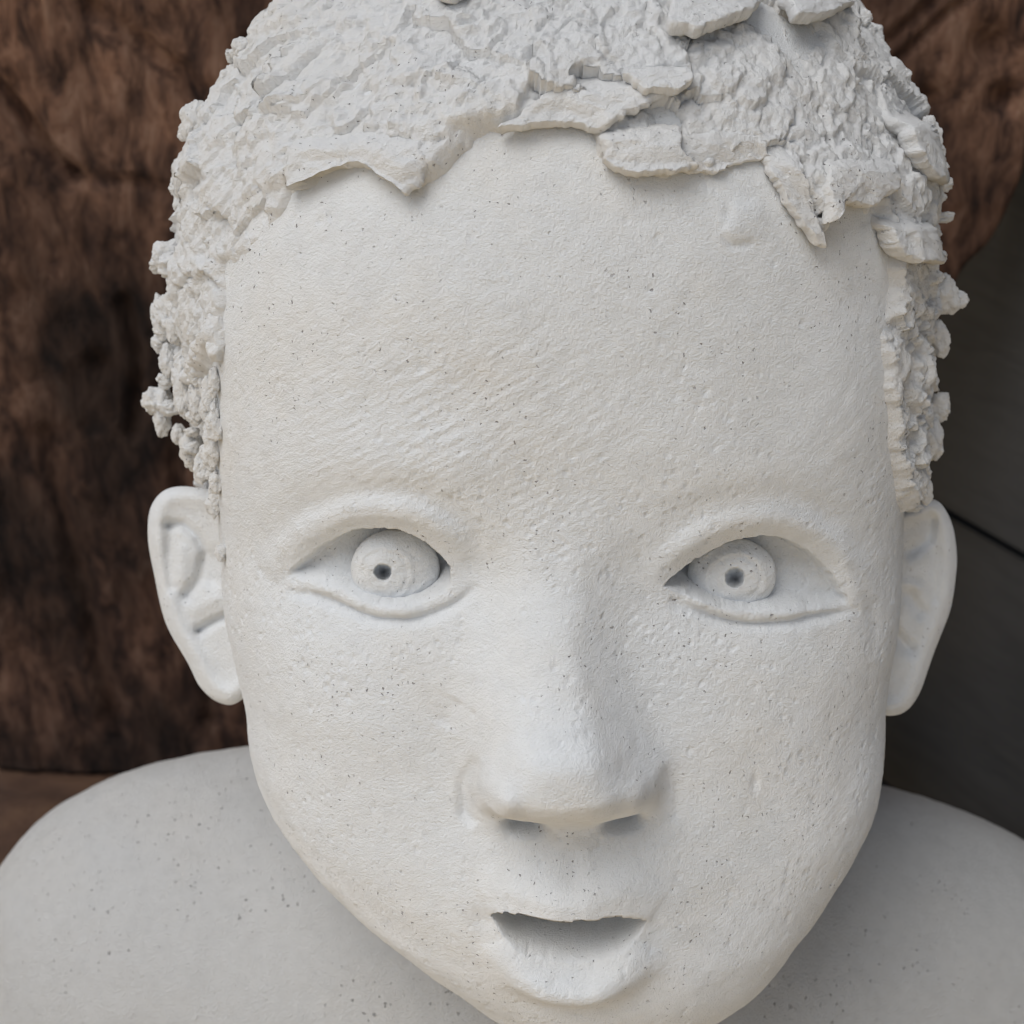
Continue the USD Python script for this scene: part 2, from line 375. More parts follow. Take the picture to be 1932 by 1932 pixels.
    D += line([(935, 1796), (958, 1832), (1000, 1864), (1048, 1882), (1095, 1887), (1148, 1875), (1192, 1846), (1224, 1804)], 43, 6.2, 9, p=2.2, fade=0.34)
    D += line([(960, 1880), (1030, 1925), (1100, 1932), (1180, 1900), (1240, 1850)], 36, -0.9, 8, fade=0.2)
    D += gauss(915, 1752, 26, 22, -1.0, 7) + gauss(1240, 1768, 24, 22, -0.6, 7)
    mu, ml = smooth_line(XZ(MOUTH_UP, 11)), smooth_line(XZ(MOUTH_LO, 11))
    poly = np.vstack([mu, ml[::-1][1:-1]])
    m_ = ((q > poly.min(0) - 1) & (q < poly.max(0) + 1)).all(1)
    ins = in_poly(q[m_], poly); du, sm = seg_dist(q[m_], mu); dl, _ = seg_dist(q[m_], ml)
    rough = fbm(np.c_[q[m_], np.zeros(m_.sum())], 2.2, 3, 5)
    corner = sstep(0.0, 0.09, np.minimum(sm, 1 - sm))
    deep = sstep(0, 0.5, du) * ((2.5 + 2.0 * corner) * sstep(0, 1.6, dl) + 19.0 * corner * sstep(0.03, 0.62, dl / (dl + du + 1e-6)) + 0.7 * rough * sstep(0, 2, dl))
    lip = (D[m_] - D0[m_]) * (1 - sstep(0.0, 2.2, dl) * sstep(0, 0.6, du))
    D[m_] = np.where(ins, D0[m_] + lip - deep, D[m_])
    # eyes
    for k, e in enumerate(EYES):
        up, lo = smooth_line(XZ(e['up'], -3)), smooth_line(XZ(e['lo'], -3))
        D += line(e['lid'], 29, 2.0, -2, p=2.3)
        D += line(e['crease_up'], 32, -1.2 + 0.6 * k, -1)
        D += line(e['lo'][1:-1], 26, 1.5, -3, p=2.6)
        D += line(e['crease_lo'], 10, -2.0, -2)
        poly = np.vstack([up, lo[::-1][1:-1]])
        m_ = ((q > poly.min(0) - 1) & (q < poly.max(0) + 1)).all(1)
        qq = q[m_] + 0.22 * np.stack([fbm(np.c_[q[m_], np.full(m_.sum(), s)], 1.3, 2, 7) for s in (0.0, 9.0)], -1)
        ins = in_poly(qq, poly); du, su = seg_dist(qq, up); dl, _ = seg_dist(qq, lo)
        outer = su if k else 1 - su                         # 1 at the outer corner: the socket is shallow there
        depth = 11.0 - 7.2 * sstep(0.28, 0.80, outer)
        D[m_] -= np.where(ins, sstep(0, 0.45 + 1.6 * sstep(0.4, 0.9, outer), du) * depth * sstep(-0.2, 3.2, dl), 0)
    # soft fold in front of the right ear, pellet pressed on the forehead, small dents
    D += line([(1600, 1060), (1640, 1130), (1650, 1240)], 18, -0.7)
    D += gauss(1397, 418, 40, 34, 1.0, p=4) - gauss(1372, 402, 12, 16, 0.8) 
    D += line([(1360, 440), (1385, 462), (1425, 455)], 6, -0.5)
    D += gauss(1422, 1470, 9, 22, -0.8)
    D += line([(860, 1310), (840, 1370)], 26, -0.5)
    return D

def smax(a, b, k):
    h = np.clip(0.5 + 0.5 * (a - b) / k, 0, 1)
    return b + (a - b) * h + k * h * (1 - h)

# ------------------------------------------------------------------ the hair's outline on the head
HAIRLINE = [(398, 1090), (382, 1040), (392, 960), (388, 880), (386, 800), (400, 700), (424, 620), (426, 560), (432, 505), (480, 478), (540, 430), (556, 372), (600, 330),
            (690, 318), (742, 352), (776, 376), (838, 330), (880, 285), (930, 258), (1000, 246), (1062, 238), (1120, 262), (1130, 320), (1180, 338),
            (1260, 338), (1330, 326), (1412, 302), (1452, 340), (1500, 400), (1545, 470), (1556, 410), (1600, 388), (1648, 396), (1672, 470), (1676, 540),
            (1660, 640), (1664, 740), (1676, 850), (1690, 940), (1700, 975)]
def hairline_polygon():
    p = hit(np.array([h[0] for h in HAIRLINE], float), np.array([h[1] for h in HAIRLINE], float))
    d = p - C0; d /= np.linalg.norm(d, axis=1, keepdims=True)
    phi, th = np.arctan2(d[:, 0], -d[:, 1]), np.arcsin(d[:, 2])
    a = [(-math.pi, -0.75), (-2.2, -0.62), (-1.86, -0.10), (min(phi[0] - 0.10, -1.45), th[0])]
    b = [(max(phi[-1] + 0.10, 1.45), th[-1] - 0.02), (1.86, -0.10), (2.2, -0.62), (math.pi, -0.75)]
    return np.array(a + list(zip(phi, th)) + b)
HL = hairline_polygon()
def hair_sd(phi, th):
    """signed distance in mm to the hairline, positive inside the hair"""
    R = 92.0
    q = np.stack([phi, th], -1).reshape(-1, 2)
    out = np.empty(len(q))
    d, _ = seg_dist(q * R, HL * R)
    poly = np.vstack([HL, [(math.pi, 1.7), (-math.pi, 1.7)]])
    out = np.where(in_poly(q, poly), d, -d)
    return out.reshape(np.shape(phi))

def axis(stops):
    """(value, step) pairs -> graded coordinate list"""
    out = [stops[0][0]]
    for (a, s), (b, _) in zip(stops[:-1], stops[1:]):
        n = max(1, int(round((b - a) / s)))
        out += list(a + (b - a) * (np.arange(n) + 1) / n)
    return np.array(out)

def brow_mask(v):
    return np.exp(-((v[:, 0] + 20) / 32) ** 2 - ((v[:, 2] - 20) / 22) ** 2)

def build_head():
    phi = axis([(-math.pi, 0.05), (-1.75, 0.008), (-1.25, 0.0048), (-0.78, 0.0034), (0.78, 0.0048), (1.25, 0.008), (1.75, 0.05), (math.pi, 0)])[:-1]
    th = axis([(-1.50, 0.02), (-1.15, 0.0036), (0.12, 0.0046), (0.80, 0.02), (1.50, 0)])
    TH, PH = np.meshgrid(th, phi, indexing='ij')
    P = skull(PH, TH)
    nr, nc = PH.shape
    v = P.reshape(-1, 3); f = grid_faces(nr, nc, wrap=True)
    f = np.vstack([f])
    ph = PH.ravel()
    n0 = vnormals(v, f)
    front = sstep(0.02, 0.25, -n0[:, 1])
    sel = np.nonzero((np.abs(ph) < 1.5) & (front > 0))[0]
    v = v.copy()
    v[sel, 1] -= relief(v[sel, 0], v[sel, 2]) * front[sel]
    n1 = vnormals(v, f)
    # hand-smoothed unevenness, brushed scratches and open pits
    d = 0.42 * fbm(v, 19.0, 2, 1) + 0.18 * fbm(v, 5.0, 3, 2) + (0.06 + 0.12 * brow_mask(v)) * fbm(v, 1.3, 3, 3)
    c, s = math.cos(0.5), math.sin(0.5)
    w = np.stack([(c * v[:, 0] + s * v[:, 2]) / 5.0, v[:, 1] / 5.0, (-s * v[:, 0] + c * v[:, 2]) / 0.9], -1)
    brow = np.exp(-((v[:, 0] + 20) / 30) ** 2 - ((v[:, 2] - 18) / 18) ** 2)
    d += (0.035 + 0.26 * brow) * fbm(w, 1.0, 2, 4)
    rng = np.random.default_rng(5)
    vis = np.nonzero((np.abs(ph) < 1.3) & (v[:, 2] < 78))[0]
    wv = 0.1 + sstep(-0.15, 0.35, fbm(v[vis], 26.0, 2, 9))
    pits = v[rng.choice(vis, 3200, replace=False, p=wv / wv.sum())]
    dist, idx = cKDTree(pits).query(v, distance_upper_bound=1.6)
    rad = np.r_[(0.22 + 0.55 * rng.random(len(pits)) ** 2.5), 1.0][idx]
    ok = np.isfinite(dist)
    d[ok] -= 0.45 * rad[ok] * np.exp(-(dist[ok] / rad[ok]) ** 3) + 0
    v = v + n1 * d[:, None]
    # closing fans
    b0, t0 = len(v), len(v) + 1
    v = np.vstack([v, v[:nc].mean(0), v[-nc:].mean(0)])
    j = np.arange(nc); j2 = (j + 1) % nc
    fans = np.vstack([np.stack([np.full(nc, b0), j2, j], -1), np.stack([np.full(nc, t0), (nr - 1) * nc + j, (nr - 1) * nc + j2], -1)])
    tri = np.vstack([f[:, [0, 1, 2]], f[:, [0, 2, 3]], fans])
    return v, tri

bust = UsdGeom.Xform.Define(stage, '/World/child_bust').GetPrim()
tag(bust, 'white clay bust of a child with open mouth, looking up, rough clay curls', 'sculpture')
BUST = '/World/child_bust'
hv, hf = build_head()
define(path_for('head', BUST), to_world(hv), hf, CLAY)

# ------------------------------------------------------------------ eyeballs with drilled pupils
def eyeball(e):
    u0, v0, a, b = e['ball']; iu, iv, ia, ib = e['iris']; pu, pv, pr = e['pupil']
    nrad, nang = 70, 120
    rho = np.r_[np.linspace(0.0, 1.0, nrad) ** 0.8, 1.0, 1.0]
    ang = np.linspace(0, 2 * math.pi, nang, endpoint=False)
    R, A = np.meshgrid(rho, ang, indexing='ij')
    U, V = u0 + a * R * np.cos(A), v0 + b * R * np.sin(A)
    base = hit(np.array([u0]), np.array([v0]), -10.2)[0]
    h = 4.6 * np.sqrt(np.maximum(1.0 - R ** 2.6, 0))
    di = np.sqrt(((U - iu) / ia) ** 2 + ((V - iv) / ib) ** 2)
    di = di + 0.07 * fbm(np.stack([U, V, 0 * U], -1), 30, 3, 4)
    h = h + (0.55 * (1 - sstep(0.80, 1.06, di)) - 0.35 * np.exp(-((di - 0.72) / 0.10) ** 2)) * sstep(1.0, 0.93, R)
    dp = np.hypot(U - pu, V - pv) + 3 * fbm(np.stack([U, V, 0 * U], -1), 14, 2, 3)
    h = h - 3.2 * (1 - sstep(0.86, 1.10, dp / pr)) - 5.0 * np.clip(1.0 - dp / pr, 0, 1)
    h[-2] -= 3; h[-1] -= 9
    y = base[1] - h
    P = at(U, V, y)
    P += 0.36 * fbm(P, 1.8, 3, 11)[..., None] * np.array([0.3, -1, 0.3])
    P += 0.35 * fbm(P, 4.5, 2, 12)[..., None] * np.array([0, -1, 0])
    f = grid_faces(len(rho), nang, wrap=True)
    define(path_for('eyeball', BUST), to_world(P.reshape(-1, 3)), f[:, ::-1], CLAY)
for e in EYES: eyeball(e)

# ------------------------------------------------------------------ ears
def crop(pts, x0, y0, k):
    return np.array([((x0 + X * k) * 1932 / 2048, (y0 + Y * k) * 1932 / 2048) for X, Y in pts])

def ear(outline, inner_u, outer_u, y_in, y_out, feats):
    cen = outline.mean(0)
    n = 160
    c2 = np.vstack([outline, outline[:1]]); s = np.r_[0, np.cumsum(np.linalg.norm(np.diff(c2, axis=0), axis=1))]
    t = np.linspace(0, s[-1], n, endpoint=False)
    O = np.stack([np.interp(t, s, c2[:, k]) for k in range(2)], -1)
    for _ in range(6): O = 0.5 * O + 0.25 * (np.roll(O, 1, 0) + np.roll(O, -1, 0))
    rho = np.linspace(0.02, 1, 60)
    UV = cen + rho[:, None, None] * (O - cen)
    flat = UV.reshape(-1, 2)
    edge, _ = seg_dist(flat, O, closed=True)
    h = 2.6 * np.sqrt(np.clip(edge / 16, 0, 1) * (2 - np.clip(edge / 16, 0, 1)))       # rounded border, mm
    for kind, pts, w, amp in feats:
        if kind == 'rim':
            h += amp * np.exp(-((edge - pts) / w) ** 2)
        else:
            d, sp = seg_dist(flat, np.array(pts, float))
            h += amp * np.exp(-(d / w) ** 2)
    tt = (flat[:, 0] - inner_u) / (outer_u - inner_u)
    yb = y_in + (y_out - y_in) * tt
    front = at(flat[:, 0], flat[:, 1], yb - h)
    front += 0.18 * fbm(front, 4.0, 3, 21)[:, None] * np.array([0.2, -1, 0.2])
    back = at(flat[:, 0], flat[:, 1], yb + 1.6 * np.sqrt(np.clip(edge / 14, 0, 1)))
    nr = len(rho)
    f = grid_faces(nr, n, wrap=True)
    nf = nr * n
    v = np.vstack([front, back])
    cap = lambda o, flip: np.array([[o + j, o + (j + 1) % n, o + (j + 2) % n, o + j] for j in range(0)], int).reshape(-1, 4)
    v = np.vstack([v, front[:n].mean(0), back[:n].mean(0)])
    j = np.arange(n); j2 = (j + 1) % n
    tri = np.vstack([f[:, [0, 2, 1]], f[:, [0, 3, 2]], (f + nf)[:, [0, 1, 2]], (f + nf)[:, [0, 2, 3]],
                     np.stack([np.full(n, 2 * nf), j, j2], -1), np.stack([np.full(n, 2 * nf + 1), nf + j2, nf + j], -1)])
    e0 = (nr - 1) * n
    q = np.stack([e0 + j, e0 + j2, nf + e0 + j2, nf + e0 + j], -1)
    tri = np.vstack([tri, q[:, [0, 1, 2]], q[:, [0, 2, 3]]])
    tri = tri[:, ::-1]
    a = v[tri]; vol = np.einsum('ij,ij->i', a[:, 0], np.cross(a[:, 1], a[:, 2])).sum()
    if vol < 0: tri = tri[:, ::-1]
    define(path_for('ear', BUST), to_world(v), tri, CLAY)

KL = 250 / 878; cl = lambda p: crop(p, 270, 900, KL)
ear(cl([(420, 262), (330, 250), (230, 265), (160, 310), (105, 400), (90, 480), (88, 620), (105, 740), (140, 900), (165, 1040), (210, 1210), (270, 1330), (340, 1440),
        (400, 1550), (440, 1650), (540, 1755), (600, 1780), (680, 1805), (730, 1770), (860, 1660), (900, 1200), (860, 700), (740, 380), (560, 280)]),
    450, 280, 66, 74,
    [('rim', 22, 15, 1.6), ('l', cl([(230, 520), (330, 520), (430, 600), (490, 720)]), 9, -2.4), ('l', cl([(240, 560), (230, 760), (250, 960)]), 11, -1.4),
     ('l', cl([(470, 780), (450, 900), (360, 1020)]), 11, -2.6), ('l', cl([(540, 760), (540, 900)]), 16, -2.4), ('l', cl([(330, 700), (330, 900)]), 12, 0.9),
     ('l', cl([(660, 1160), (560, 1200), (450, 1270)]), 9, -3.0), ('l', cl([(420, 1120), (560, 1050)]), 14, 0.8)])
KR = 220 / 802; cr_ = lambda p: crop(p, 1740, 950, KR)
ear(cr_([(330, 225), (390, 190), (430, 168), (480, 170), (540, 230), (575, 290), (610, 390), (630, 500), (637, 640), (620, 800), (600, 930), (575, 1030), (520, 1160),
         (465, 1300), (430, 1400), (370, 1580), (330, 1650), (270, 1725), (200, 1755), (110, 1760), (-20, 1700), (-80, 1200), (-40, 700), (80, 330), (200, 260)]),
    1690, 1805, 66, 75,
    [('rim', 18, 13, 1.4), ('l', cr_([(450, 330), (420, 480), (300, 560)]), 12, -2.8), ('l', cr_([(290, 880), (370, 1000)]), 12, -2.6),
     ('l', cr_([(180, 1160), (280, 1270)]), 13, -3.0), ('l', cr_([(220, 780), (350, 820)]), 10, 1.0), ('l', cr_([(470, 560), (470, 900)]), 10, -0.8)])

# ------------------------------------------------------------------ hair: a rough clay cap and the pieces pressed onto it
hair = UsdGeom.Xform.Define(stage, BUST + '/hair').GetPrim()
HAIR = BUST + '/hair'
def hair_normal(phi, th):
    e = 0.01
    a = skull(phi + e, th) - skull(phi - e, th); b = skull(phi, th + e) - skull(phi, th - e)
    n = np.cross(a, b); n /= np.maximum(np.linalg.norm(n, axis=-1, keepdims=True), 1e-9)
    return n
def side_amount(phi):
    return sstep(0.85, 1.45, np.abs(phi))
def hair_thick(P, sd, phi):
    """height of the clay cap over the skull, mm"""
    s = side_amount(phi)
    lump = fbm(P, 13.0, 3, 31)
    slab = fbm(P * np.array([1, 1, 0.7]), 22.0, 1, 33)
    k = 4.0 * (fbm(P * np.array([1, 0.8, 1]), 24.0, 3, 34) + 0.10 * fbm(P, 2.5, 2, 38))
    ter = np.floor(k) + sstep(0.80, 1.0, k - np.floor(k))          # ledges of pressed layers
    t = 2.8 + 2.2 * s + 0.8 * slab + (0.7 + 2.4 * s) * lump + 1.0 * ter
    t += 0.65 * fbm(P, 3.2, 3, 35) + (0.5 + 0.7 * s) * np.abs(fbm(P, 5.0, 2, 36)) + 0.42 * fbm(P, 1.25, 2, 39)
    edge = sstep(-1.2, 2.6 + 4.0 * s, sd + 2.0 * fbm(P, 5.0, 3, 37))
    return -1.4 + (t + 1.4) * edge

def chips(P, n_):
    """torn, overlapping pressed pieces: each cell of the clay has its own height and tilt"""
    rng = np.random.default_rng(17)
    flat = P.reshape(-1, 3)
    out = np.zeros(len(flat))
    for size, amp, k in ((17.0, 1.2, 0), (8.0, 0.42, 1)):
        seeds = flat[rng.choice(len(flat), int(1.1e5 / size ** 2), replace=False)]
        w = flat + 0.30 * size * np.stack([fbm(flat + 50.0 * j, 0.45 * size, 3, 81 + j) for j in range(3)], -1)
        d, i = cKDTree(seeds).query(w, k=2)
        off = rng.uniform(-1, 1, len(seeds)); til = rng.uniform(0.02, 0.16, len(seeds)); sx = rng.uniform(-0.10, 0.10, len(seeds))
        r = flat - seeds[i[:, 0]]
        h = amp * off[i[:, 0]] - til[i[:, 0]] * r[:, 2] * amp + sx[i[:, 0]] * r[:, 0] * amp
        crack = (off[i[:, 0]] + off[i[:, 1]] > 0.25) * np.exp(-((d[:, 1] - d[:, 0]) / 0.9) ** 2)
        out += h - 0.8 * amp * crack
    return out.reshape(P.shape[:-1])

def build_hair_cap():
    phi = axis([(-math.pi, 0.03), (-2.0, 0.008), (-1.35, 0.0047), (1.35, 0.008), (2.0, 0.03), (math.pi, 0)])[:-1]
    th = axis([(-0.80, 0.02), (-0.30, 0.0047), (1.08, 0.02), (1.52, 0)])
    TH, PH = np.meshgrid(th, phi, indexing='ij')
    sd = hair_sd(PH, TH)
    P = skull(PH, TH)
    n = vnormals(P.reshape(-1, 3), grid_faces(*PH.shape, wrap=True)).reshape(P.shape)
    inhair = sstep(-0.5, 4.0, sd)
    v = P + n * (hair_thick(P, sd, PH) + chips(P, n) * inhair)[..., None]
    rng = np.random.default_rng(8)
    flat = v.reshape(-1, 3)
    pick = np.nonzero((sd.ravel() > 0) & (np.abs(PH.ravel()) < 1.6))[0]
    pits = flat[rng.choice(pick, 1500, replace=False)]
    dist, idx = cKDTree(pits).query(flat, distance_upper_bound=2.5)
    rad = np.r_[rng.uniform(0.35, 1.1, len(pits)) ** 1.3, 1.0][idx]
    ok = np.isfinite(dist); dd = np.zeros(len(flat))
    dd[ok] = -0.8 * rad[ok] * np.exp(-(dist[ok] / rad[ok]) ** 3)
    flat = flat + n.reshape(-1, 3) * dd[:, None]
    f = grid_faces(*PH.shape, wrap=True)
    keep = (sd.ravel()[f] > -3.0).any(1)
    f = f[keep]
    used, inv = np.unique(f, return_inverse=True)
    return flat[used], inv.reshape(f.shape)
cv, cf = build_hair_cap()
define(path_for('clay_cap', HAIR), to_world(cv), cf, CLAY_HAIR)

def surf(U, V, off):
    """points of the head surface raised by off, seen at (U, V), and the outward normals there"""
    p = hit(U, V, off)
    e = 0.3
    x, z = p[..., 0], p[..., 2]
    gx = (front_y(x + e, z) - front_y(x - e, z)) / (2 * e); gz = (front_y(x, z + e) - front_y(x, z - e)) / (2 * e)
    n = np.stack([gx, -np.ones_like(gx), gz], -1); n /= np.linalg.norm(n, axis=-1, keepdims=True)
    return p, n

def flake(outline, thick=3.0, lift=1.5, base=2.0, seed=0, rag=0.12, name='hair_flake', curl=0.0, down=(0, 1), sink=1.0):
    """a pressed piece of clay: outline in picture measure, lying base mm over the skull, its lower edge lifted"""
    outline = np.asarray(outline, float)
    cen = outline.mean(0)
    per = np.linalg.norm(outline - np.roll(outline, 1, 0), axis=1).sum() * 0.1034
    n = int(np.clip(per / 0.4, 48, 320))
    c2 = np.vstack([outline, outline[:1]]); s = np.r_[0, np.cumsum(np.linalg.norm(np.diff(c2, axis=0), axis=1))]
    t = np.linspace(0, s[-1], n, endpoint=False)
    O = np.stack([np.interp(t, s, c2[:, k]) for k in range(2)], -1)
    for _ in range(2): O = 0.5 * O + 0.25 * (np.roll(O, 1, 0) + np.roll(O, -1, 0))
    rr = np.linalg.norm(O - cen, axis=1, keepdims=True)
    jag = fbm(np.c_[O, np.full(n, seed * 7.0)], 26.0, 3, seed) + 0.9 * fbm(np.c_[O, np.full(n, seed * 5.0)], 13.0, 3, seed + 1)
    O = cen + (O - cen) * (1 + rag * jag[:, None] * 60 / rr)
    size = rr.mean() * 0.1034
    nr = int(np.clip(size / 0.5, 8, 40))
    # rings: top surface, rounded edge, undercut back to the underside
    rho = np.r_[np.linspace(0.03, 0.93, nr), 0.97, 1.0, 1.0, 0.975, 0.90, 0.7, 0.3]
    hh = np.r_[np.ones(nr), 0.93, 0.72, 0.35, 0.05, -0.25, -0.6, -0.8]
    UV = cen + rho[:, None, None] * (O - cen)
    dn = np.array(down, float); dn /= np.linalg.norm(dn)
    along = ((UV - cen) @ dn) / (rr.mean())                     # +1 at the lower edge
    H = base + hh[:, None] * thick + lift * np.clip(along, -1.2, 1.2) * (0.6 + 0.4 * hh[:, None].clip(0, 1))
    H += curl * np.clip(along, 0, 1.3) ** 2 - (thick + 1.5) * sstep(-0.05, -0.95, along) * sink
    p, nm = surf(UV[..., 0], UV[..., 1], 2.0)
    dv = p - C0; dv /= np.linalg.norm(dv, axis=-1, keepdims=True)
    ph_, th_ = np.arctan2(dv[..., 0], -dv[..., 1]), np.arcsin(dv[..., 2])
    cap = -1.4 + (4.8 + 2.2 * side_amount(ph_)) * sstep(-1.2, 2.6 + 4.0 * side_amount(ph_), hair_sd(ph_, th_))
    cap = np.maximum(cap, 0.2)
    H = H + 0.4 * cap + 0.6 * np.percentile(cap, 65) - 1.4
    top = np.r_[np.ones(nr), 1, 0.9, 0.7, 0.5, 0.3, 0, 0][:, None]
    H = H + top * (0.55 * fbm(p, 6.5, 3, seed + 2) + 0.45 * fbm(p, 1.9, 3, seed + 3))
    v = p + nm * (H - 2.0)[..., None]
    rim = np.r_[np.linspace(0.6, 1.0, nr), 1.6, 1.8, 1.8, 1.7, 1.2, 0.5, 0][:, None, None]
    v = v + 0.38 * rim * np.stack([fbm(p + 31.0 * k, 1.3, 2, seed + 4 + k) for k in range(3)], -1)
    f = grid_faces(len(rho), n, wrap=True)
    vv = v.reshape(-1, 3); nv = len(vv)
    vv = np.vstack([vv, v[0].mean(0), v[-1].mean(0)])
    j = np.arange(n); j2 = (j + 1) % n; l0 = (len(rho) - 1) * n
    tri = np.vstack([f[:, [0, 1, 2]], f[:, [0, 2, 3]], np.stack([np.full(n, nv), j2, j], -1), np.stack([np.full(n, nv + 1), l0 + j, l0 + j2], -1)])
    nn = np.cross(vv[tri[:, 1]] - vv[tri[:, 0]], vv[tri[:, 2]] - vv[tri[:, 0]])[:nr * n // 2].sum(0)
    if nn[1] > 0: tri = tri[:, ::-1]
    define(path_for(name, HAIR), to_world(vv), tri, CLAY_HAIR)

def clump(u, v, y, size, seed, stretch=(1, 1, 1), crumb=1.0, name='hair_clump', rot=0.0):
    """a crumbly lump of clay; size in picture measure"""
    ico = trimesh.creation.icosphere(subdivisions=4)
    d = np.array(ico.vertices)
    c = at(np.array(float(u)), np.array(float(v)), y)
    mm = size * 0.1034 * (y - CAM_H[1]) / DIST / 1e3 * 1.0
    mm = size * TAN / 966 * (y - CAM_H[1])
    r = 1 + 0.45 * fbm(d * 1.0 + seed * 3.1, 0.9, 2, seed) + 0.22 * crumb * fbm(d + seed, 0.33, 3, seed + 1) + 0.10 * crumb * np.abs(fbm(d + seed, 0.16, 2, seed + 2))
    p = d * r[:, None] * np.array(stretch)
    cr, sr = math.cos(rot), math.sin(rot)
    p = np.stack([cr * p[:, 0] - sr * p[:, 2], p[:, 1], sr * p[:, 0] + cr * p[:, 2]], -1)
    p = c + p * mm
    define(path_for(name, HAIR), to_world(p), ico.faces, CLAY_HAIR)

# pieces one can tell apart in the photograph
FL = [
    ([(548, 368), (575, 335), (620, 316), (690, 312), (735, 343), (772, 372), (805, 345), (810, 270), (740, 215), (640, 215), (560, 280)], dict(thick=2.4, lift=1.4, base=1.0, curl=0.8)),
    ([(928, 258), (985, 225), (1030, 188), (1105, 105), (1180, 120), (1250, 190), (1190, 225), (1125, 258), (1075, 240), (1000, 246)], dict(thick=2.2, lift=1.6, base=1.2, curl=0.8)),
    ([(1128, 222), (1200, 218), (1284, 236), (1278, 295), (1312, 322), (1255, 338), (1185, 336), (1138, 318), (1128, 270)], dict(thick=2.8, lift=1.4, base=0.9, curl=1.4)),
    ([(1290, 235), (1380, 205), (1440, 220), (1450, 300), (1410, 306), (1340, 326), (1290, 322), (1278, 290)], dict(thick=1.2, lift=0.5, base=0.2)),
    ([(1168, 165), (1215, 120), (1290, 140), (1296, 175), (1262, 200), (1215, 196)], dict(thick=2.4, lift=1.2, base=2.6, rag=0.12)),
    ([(1246, -40), (1256, 40), (1250, 92), (1300, 96), (1352, 78), (1402, 56), (1430, 0), (1400, -50)], dict(thick=2.8, lift=1.6, base=2.2, curl=0.8)),
    ([(806, -40), (830, 28), (862, 32), (915, 4), (960, -30), (920, -70), (850, -70)], dict(thick=3.0, lift=1.6, base=2.4, rag=0.09)),
    ([(1442, 190), (1500, 200), (1500, 330), (1548, 470), (1530, 462), (1480, 385), (1446, 330)], dict(thick=2.0, lift=0.4, base=0.9)),
    ([(1552, 300), (1620, 240), (1660, 260), (1668, 360), (1634, 394), (1562, 388), (1540, 430), (1530, 360)], dict(thick=2.6, lift=1.4, base=1.4, curl=0.6)),
    ([(1648, 385), (1690, 375), (1722, 430), (1730, 500), (1690, 492), (1660, 470)], dict(thick=3.2, lift=1.0, base=1.6)),
    ([(1650, 165), (1690, 200), (1730, 290), (1738, 360), (1705, 345), (1668, 270)], dict(thick=2.8, lift=0.4, base=2.6)),
    ([(1460, 15), (1540, 0), (1580, 30), (1530, 62), (1478, 68)], dict(thick=2.4, lift=1.0, base=2.6, rag=0.12)),
]
for k, (o, kw) in enumerate(FL):
    flake(o, seed=40 + 9 * k, **kw)

CL = [  # u, v, depth, size, stretch
    (372, 232, 62, 30, (1, 1, 1.3)), (398, 215, 60, 22, (1, 1, 1)), (350, 250, 66, 16, (1, 1, 1)),
    (460, 96, 62, 22, (1.3, 1, .9)), (440, 108, 66, 14, (1, 1, 1)), (462, 130, 64, 18, (1.2, 1, .7)),
    (336, 352, 68, 18, (1, 1, 1)), (350, 375, 66, 22, (1, 1, 1.2)), (316, 482, 64, 28, (1, 1, 1)), (330, 500, 60, 30, (1.1, 1, .9)), (364, 478, 52, 18, (1, 1, 1)),
    (300, 500, 68, 15, (1, 1, 1)), (318, 585, 66, 26, (1, 1, 1.1)), (312, 620, 68, 22, (1, 1, 1)), (305, 645, 70, 18, (1, 1, 1)), (338, 620, 60, 20, (1, 1, 1.4)),
    (320, 680, 66, 20, (1, 1, 1.3)), (300, 755, 68, 26, (1, 1, 1)), (318, 770, 66, 18, (1.2, 1, .8)), (288, 765, 72, 14, (1, 1, 1)), (345, 700, 60, 20, (1, 1, 1.6)),
    (335, 820, 66, 14, (1, 1, 1.3)), (360, 560, 56, 22, (1, 1, 1.5)), (370, 760, 52, 16, (1, 1, 2)), (362, 850, 58, 20, (1, 1, 2)),
    (1628, 36, 66, 16, (1, 1, 1)), (1640, 62, 66, 10, (1, 1, 1.6)), (1700, 150, 64, 18, (1, 1, 1.2)), (1770, 285, 66, 14, (1, 1, 1)), (1776, 345, 66, 15, (1.2, 1, 1)),
    (1768, 372, 66, 14, (1, 1, 1)), (1778, 410, 66, 14, (1.5, 1, .7)), (1768, 482, 62, 14, (1.4, 1, .6)), (1808, 565, 70, 15, (1.2, 1, 1)), (1780, 560, 66, 26, (1, 1, 1.3)),
    (1772, 640, 66, 20, (1, 1, 1.6)), (1770, 770, 66, 24, (1, 1, 1.2)), (1755, 830, 64, 22, (1, 1, 1.7)), (1718, 490, 50, 20, (1, 1, 1.2)), (1722, 955, 58, 16, (1.2, 1, .8)),
    (1728, 900, 60, 20, (1, 1, 1.8)), (1740, 700, 58, 22, (1, 1, 1.5)),
]
rng = np.random.default_rng(21)
for (u0, u1, v0, v1, n, ya, yb) in [(335, 405, 430, 900, 26, 44, 62), (300, 335, 430, 800, 10, 60, 70), (1695, 1770, 430, 930, 26, 44, 62), (420, 470, 90, 200, 5, 58, 66), (345, 400, 240, 420, 8, 52, 64),
                                    (1735, 1775, 230, 480, 10, 56, 66), (380, 420, 430, 1085, 22, 44, 52), (410, 480, 440, 500, 9, 32, 40), (1680, 1712, 520, 950, 16, 46, 52)]:
    for _ in range(n):
        t = rng.random()
        u = u0 + (u1 - u0) * t
        tt = t if u0 > 1000 else 1 - t
        CL.append((u, rng.uniform(v0, v1), ya + (yb - ya) * tt, rng.uniform(9, 20), (rng.uniform(0.8, 1.3), 1, rng.uniform(0.8, 2.0))))
